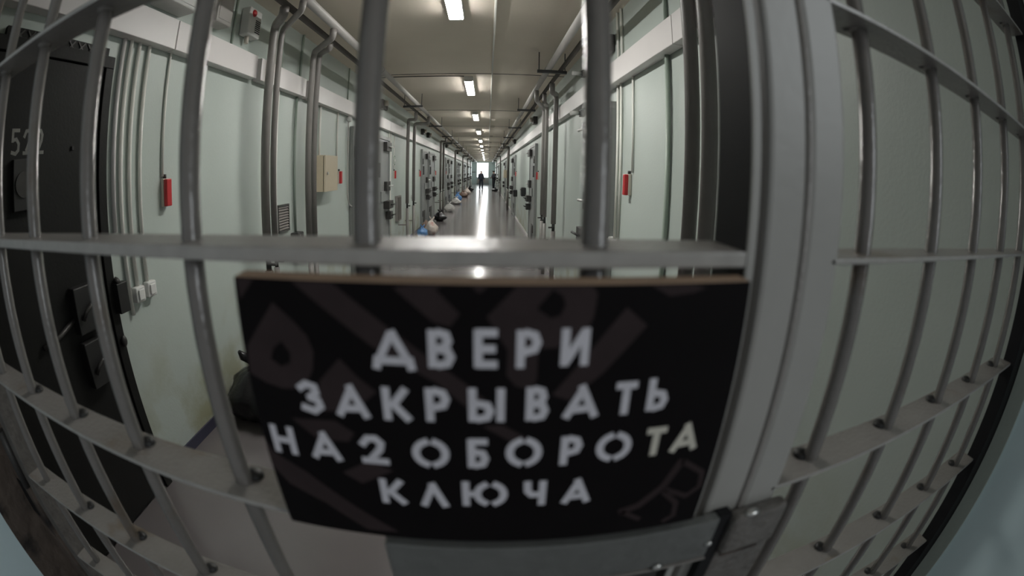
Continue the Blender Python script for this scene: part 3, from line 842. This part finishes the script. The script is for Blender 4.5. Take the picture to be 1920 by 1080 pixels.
wbox(MB(), -1, 0.12, 0.124, 2.32, 2.48, 2.70, 2.98).build('lid', 'pipe_light', t, bevel=0.002)
t = thing('power_unit', 'white box above the left trunking, nearest the gate', 'box', (XL, 1.95, 2.63))
wbox(MB(), -1, 0, 0.16, 1.72, 2.03, 2.64, 2.9).build('body', 'white', t, bevel=0.008)
wbox(MB(), -1, 0.16, 0.165, 1.74, 2.01, 2.66, 2.88).build('lid', 'white', t, bevel=0.003)

t = thing('evacuation_sign', 'small green and white pictogram sign above a red alarm', 'sign', (XL, 8.82, 1.78))
wbox(MB(), -1, 0, 0.006, 8.74, 8.96, 1.77, 1.98).build('plate', 'white', t)
q = MB(); f6 = lambda u, v, d: (Xl(0.006 + d), u, v)
q.stroke([(8.79, 1.79), (8.91, 1.79), (8.91, 1.855)], 0.03, f6, 0, 0.002)
q.stroke([(8.79, 1.96), (8.91, 1.96), (8.91, 1.90)], 0.03, f6, 0, 0.002)
q.stroke([(8.77, 1.80), (8.77, 1.95)], 0.025, f6, 0, 0.0025)
q.build('pictogram', 'green_sign', t)
t = thing('recessed_box', 'tall grey hydrant box low on the left wall beside the third risers', 'box', (XL, 9.2, 0.61))
wbox(MB(), -1, 0, 0.05, 8.98, 9.40, 0.61, 1.14).build('body', 'pipe', t, bevel=0.005)
wbox(MB(), -1, 0.05, 0.056, 9.01, 9.37, 0.64, 1.11).build('door', 'pipe_dark', t)
t = thing('wall_socket', 'small white socket on the left wall between the third risers', 'socket', (XL, 10.95, 1.0))
wbox(MB(), -1, 0, 0.04, 10.9, 11.0, 0.98, 1.06).build('body', 'white', t, bevel=0.006)

t = thing('cable_loop', 'grey flexible cable along the edge of the second left door', 'cable', (XL, 5.7, 1.3))
MB().tube(smooth([(Xl(0.03), 5.66, 2.35), (Xl(0.02), 5.70, 2.2), (Xl(0.02), 5.70, 1.3), (Xl(0.03), 5.76, 1.19), (Xl(0.065), 6.05, 1.17)], 0.1, 5), 0.010, 8).build('cable', 'pipe_light', t)
MB().ball((Xl(0.042), 5.66, 2.355), 0.04, 0.05, 0.04, 10, 8).build('cable_box', 'white', t)

# bullet lamps sticking out of the right wall
def stub(s, y, z, label):
    X = side(s)
    t = thing('spot_lamp', label, 'spot lamp', (X(0), y, z), 'small white spot lamps on the right wall')
    wbox(MB(), s, 0, 0.05, y - 0.04, y + 0.04, z - 0.04, z + 0.04).build('base', 'iron_black', t, bevel=0.004)
    MB().tube([(X(0.05), y, z), (X(0.16), y - 0.04, z - 0.01)], 0.024, 12).build('head', 'white', t)
stub(1, 4.75, 2.78, 'upper small white spot lamp above the right trunking')
stub(1, 4.85, 2.34, 'lower small white spot lamp below the right trunking')
for y, z, lab in ((12.05, 1.0, 'nearer black mail box on the right wall'), (15.4, 0.80, 'farther black mail box on the right wall before the third door')):
    t = thing('wall_box', lab, 'box', (XR, y, z), 'black boxes on the right wall')
    wbox(MB(), 1, 0, 0.13, y - 0.16, y + 0.16, z, z + 0.24).build('body', 'black', t, bevel=0.02)
    wbox(MB(), 1, 0.13, 0.14, y - 0.12, y + 0.12, z + 0.16, z + 0.2).build('flap', 'iron', t)
t = thing('wall_cabinet', 'pale beige wall cabinet far down the right wall', 'cabinet', (XR, 22.5, 1.35))
wbox(MB(), 1, 0, 0.2, 22.1, 22.9, 1.35, 1.75).build('body', 'cabinet', t, bevel=0.004)
wbox(MB(), 1, 0.2, 0.21, 22.12, 22.88, 1.37, 1.73).build('door', 'cabinet', t)


# ------------------------------------------------------------------ bags on the floor
def bag(x, y, r, h, m, label, seed, ears=True, flat=0.0):
    t = thing('rubbish_bag', label, 'bag', (x, y, 0), 'bags left along the floor')
    rnd = random.Random(seed)
    lean = (rnd.uniform(-.12, .12), rnd.uniform(-.12, .12))
    def fn(d, p):
        n = noise.noise(Vector((d.x * 1.3 + seed, d.y * 1.3, d.z * 1.3))) * 0.38
        n += noise.noise(Vector((d.x * 3.5 + seed, d.y * 3.5, d.z * 3.5))) * 0.16
        fold = abs(math.sin(math.atan2(d.y, d.x) * 4 + seed + d.z * 2)) * 0.10 * max(0, 0.3 + d.z)
        k = 1.08 + n - fold
        if d.z > 0.1: k *= 1 - 0.62 * (d.z - 0.1) ** 1.3
        z = p.z * (1 + n * 0.5)
        z = max(z, -h * 0.42)
        up = max(0, z / h + .42)
        return Vector((p.x * k + lean[0] * r * up, p.y * k + lean[1] * r * up, z))
    MB().ball((x, y, h * 0.42), r, r, h * 0.5, 36, 24, fn=fn).build('sack', m, t)
    if ears:
        kb = MB()
        kb.tube([(x, y, h * 0.80), (x + 0.01, y, h * 0.90), (x + 0.02, y + 0.01, h * 0.95)], [r * .30, r * .12, r * .16], 10)
        kb.tube([(x + .01, y, h * 0.90), (x + r * .35, y + r * .2, h * 1.02), (x + r * .45, y + r * .25, h * 1.12)], [r * .10, r * .16, r * .05], 8)
        kb.tube([(x + .01, y, h * 0.90), (x - r * .25, y - r * .2, h * 1.06), (x - r * .3, y - r * .3, h * 1.16)], [r * .10, r * .14, r * .05], 8)
        kb.build('knot', m, t)


bag(-1.58, 2.46, 0.25, 0.44, 'bag_black', 'big black rubbish bag on the floor nearest the gate, left of the sign', 3.1)
bag(-1.62, 11.10, 0.125, 0.27, 'bag_blue', 'blue bag on the floor, nearest of the bright bags', 1.3)
bag(-1.62, 11.75, 0.13, 0.36, 'bag_brown', 'brownish bag behind the blue bag on the floor', 7.3, False)
bag(-1.42, 11.45, 0.15, 0.42, 'bag_pattern', 'pale printed carrier bag beside the blue bag', 5.3)
bag(-1.53, 14.6, 0.19, 0.34, 'bag_black', 'black bag on the floor past the printed bag', 2.3)
bag(-1.50, 18.0, 0.18, 0.38, 'bag_white', 'white bag on the floor past the black bag', 4.3)
bag(-1.52, 22.2, 0.24, 0.36, 'bag_white', 'white bag on the floor with a blue bag behind it', 6.3)
bag(-1.55, 23.9, 0.20, 0.50, 'bag_blue', 'small blue bag far down the left side', 8.3)
bag(-1.48, 28.6, 0.28, 0.40, 'bag_brown', 'dark brown bag far down the left side', 9.3)
bag(-1.42, 32.2, 0.24, 0.45, 'bag_pattern', 'pale bag far down the left side behind the brown bag', 2.9)
bag(-1.36, 37.2, 0.26, 0.40, 'bag_black', 'tiny dark bag at the far end of the left side', 1.9)
bag(0.72, 37.6, 0.25, 0.30, 'bag_black', 'dark bag on the floor beside the capped guard', 3.9)

# ------------------------------------------------------------------ radiator and doorway shapes at the end wall
t = thing('radiator', 'pale radiator under the bright end window', 'radiator', (-0.3, YE - 0.1, 0.1))
for i in range(11):
    MB().box(-1.25 + i * 0.14, -1.15 + i * 0.14, YE - 0.16, YE - 0.02, 0.12, 0.80).build('rib', 'white', t, bevel=0.02)
b = MB()
for z in (0.18, 0.36, 0.54, 0.72): b.box(-1.25, 0.29, YE - 0.20, YE - 0.16, z, z + 0.05)
b.build('rail', 'pipe', t)
for x in (-1.22, 0.24):
    MB().box(x, x + 0.05, YE - 0.18, YE - 0.12, 0, 0.14).build('foot', 'pipe', t)
t = thing('notice_board', 'grey panel with a dark top edge left of the end window', 'panel', (XL + 0.22, YE, 0.3))
MB().box(XL + 0.02, XL + 0.43, YE - 0.05, YE - 0.004, 0.0, 1.55).build('panel', 'end_wall', t)
MB().box(XL + 0.004, XL + 0.45, YE - 0.08, YE - 0.004, 1.55, 1.63).build('top_edge', 'pipe_dark', t)


# ------------------------------------------------------------------ people
def person(name, x, y, height, face, label, joints, cap=False, cloth='uniform'):
    """one skinned body; face = heading angle (0 looks along +x)"""
    t = thing(name, label, 'person', (x, y, 0))
    S = height / 1.76
    ca, sa = math.cos(face), math.sin(face)
    def W(p):
        return (p[0] * ca * S - p[1] * sa * S, p[0] * sa * S + p[1] * ca * S, p[2] * S)
    V, E, R = joints
    me = bpy.data.meshes.new('body')
    me.from_pydata([W(p) for p in V], E, [])
    tmp = bpy.data.objects.new('tmp', me)
    COL.objects.link(tmp)
    sk = tmp.modifiers.new('s', 'SKIN')
    sk.use_smooth_shade = True
    for i, v in enumerate(me.skin_vertices[0].data):
        r = R[i]
        v.radius = (r * S, r * S) if not isinstance(r, tuple) else (r[0] * S, r[1] * S)
        v.use_root = (i == 0)
    sb = tmp.modifiers.new('u', 'SUBSURF'); sb.levels = 2; sb.render_levels = 2
    dg = bpy.context.evaluated_depsgraph_get()
    m2 = bpy.data.meshes.new_from_object(tmp.evaluated_get(dg))
    bpy.data.objects.remove(tmp)
    m2.name = 'body'
    m2.materials.clear()
    for k_ in ('skin', cloth, 'black'): m2.materials.append(M[k_])
    tips = [Vector(W(p)) for p in V[18:]]
    elb = [Vector(W(V[16])), Vector(W(V[17]))]
    for p in m2.polygons:
        p.use_smooth = True
        c = p.center
        mi = 1
        if c.z > 1.485 * S: mi = 0
        elif c.z < 0.09 * S: mi = 2
        elif min((c - h).length for h in tips) < 0.052 * S and min((c - e).length for e in elb) > 0.20 * S: mi = 0
        p.material_index = mi
    o = bpy.data.objects.new('body', m2)
    COL.objects.link(o)
    o.parent = t
    hx, hy, hz = W(V[4]); base = Vector((x, y, 0))
    hd = Vector((x + hx, y + hy, hz))
    f = Vector((ca, sa, 0)); l = Vector((-sa, ca, 0))
    hair = MB().ball(hd + Vector((0, 0, 0.045 * S)) - f * 0.02 * S, 0.092 * S, 0.092 * S, 0.075 * S, 14, 8)
    hair.build('cap' if cap else 'hair', cloth if cap else 'hair', t)
    if cap:
        c = MB().tube([hd + Vector((0, 0, .055 * S)), hd + Vector((0, 0, .085 * S)), hd + Vector((0, 0, .12 * S))], [.10 * S, .135 * S, .13 * S], 16)
        q = hd + f * 0.12 * S + Vector((0, 0, 0.045 * S))
        c.ball(q, 0.06 * S, 0.06 * S, 0.012 * S, 10, 6)
        c.build('cap_crown', cloth, t)
    fc = MB()
    fc.ball(hd + f * 0.092 * S + Vector((0, 0, -.01 * S)), .018 * S, .014 * S, .022 * S, 8, 6)
    fc.build('nose', 'skin', t)
    MB().ball(hd + f * 0.088 * S + Vector((0, 0, -.045 * S)), .010 * S, .022 * S, .006 * S, 8, 6).build('mouth', 'jamb', t)
    for k_ in (-1, 1):
        MB().ball(hd + f * 0.080 * S + l * 0.032 * S * k_ + Vector((0, 0, .018 * S)), .010 * S, .012 * S, .008 * S, 8, 6).build('eye', 'black', t)
        MB().ball(hd + l * 0.082 * S * k_, .016 * S, .010 * S, .028 * S, 8, 6).build('ear', 'skin', t)
    return t


# joints (x forward, y to the figure's left, z up): pelvis first, head is index 4, the two hands last
def figure(lh, rh, stance=0.10, step=0.06):
    V = [(0, 0, 0.94), (0, 0, 1.18), (0.0, 0, 1.42), (0.015, 0, 1.525), (0.03, 0, 1.62), (0.035, 0, 1.70),
         (0, stance, 0.90), (step + .02, stance + .01, 0.50), (step, stance + .015, 0.07), (step + 0.13, stance + .02, 0.045),
         (0, -stance, 0.90), (-step + .03, -stance - .01, 0.50), (-step, -stance - .015, 0.07), (-step + 0.13, -stance - .02, 0.045),
         (0, .19, 1.40), (0, -.19, 1.40), lh[0], rh[0], lh[1], rh[1]]
    Ed = [(0, 1), (1, 2), (2, 3), (3, 4), (4, 5), (0, 6), (6, 7), (7, 8), (8, 9), (0, 10), (10, 11), (11, 12), (12, 13), (2, 14), (2, 15), (14, 16), (15, 17), (16, 18), (17, 19)]
    R = [(.175, .14), (.18, .145), (.185, .14), .056, (.085, .098), .072, .11, .085, .07, .05, .11, .085, .07, .05, .085, .085, .062, .062, .034, .034]
    for w, e, sd in ((18, 16, 1), (19, 17, -1)):           # five fingers of unequal length, slightly curled
        hd, el = Vector(V[w]), Vector(V[e])
        d = (hd - el).normalized()
        across = Vector((1, 0, 0)) if abs(d.z) > .6 else Vector((0, -sd, 0))
        across = (across - d * across.dot(d)).normalized()
        palm = across.cross(d) * sd
        for k_, (off, ln) in enumerate(((.030, .085), (.010, .095), (-.010, .088), (-.029, .070))):
            a = hd + d * 0.055 + across * off
            b = a + d * ln * .5 + palm * .006
            c = a + d * ln * .9 + palm * .026
            n0 = len(V)
            V += [tuple(a), tuple(b), tuple(c)]
            R += [.0125, .0095, .008]
            Ed += [(w, n0), (n0, n0 + 1), (n0 + 1, n0 + 2)]
        a = hd + d * 0.02 + across * .042                   # the thumb leaves the side of the palm
        b = a + d * .035 + across * .018 + palm * .012
        n0 = len(V)
        V += [tuple(a), tuple(b)]
        R += [.013, .009]
        Ed += [(w, n0), (n0, n0 + 1)]
    return V, Ed, R


person('person', -0.50, 41.0, 1.74, math.radians(-60), 'person in dark clothes standing bareheaded before the bright window, left of the two',
       figure(((-0.02, .27, 1.12), (0.06, .285, 0.88)), ((-0.02, -.27, 1.12), (0.08, -.28, 0.89)), step=0.05))
person('person', 0.66, 40.0, 1.76, math.radians(212), 'person in a dark uniform and peaked cap standing at the right wall, hands held forward',
       figure(((0.10, .24, 1.13), (0.34, .12, 1.12)), ((0.08, -.24, 1.12), (0.36, -.08, 1.10)), stance=0.11, step=0.04), cap=True, cloth='uniform_black')
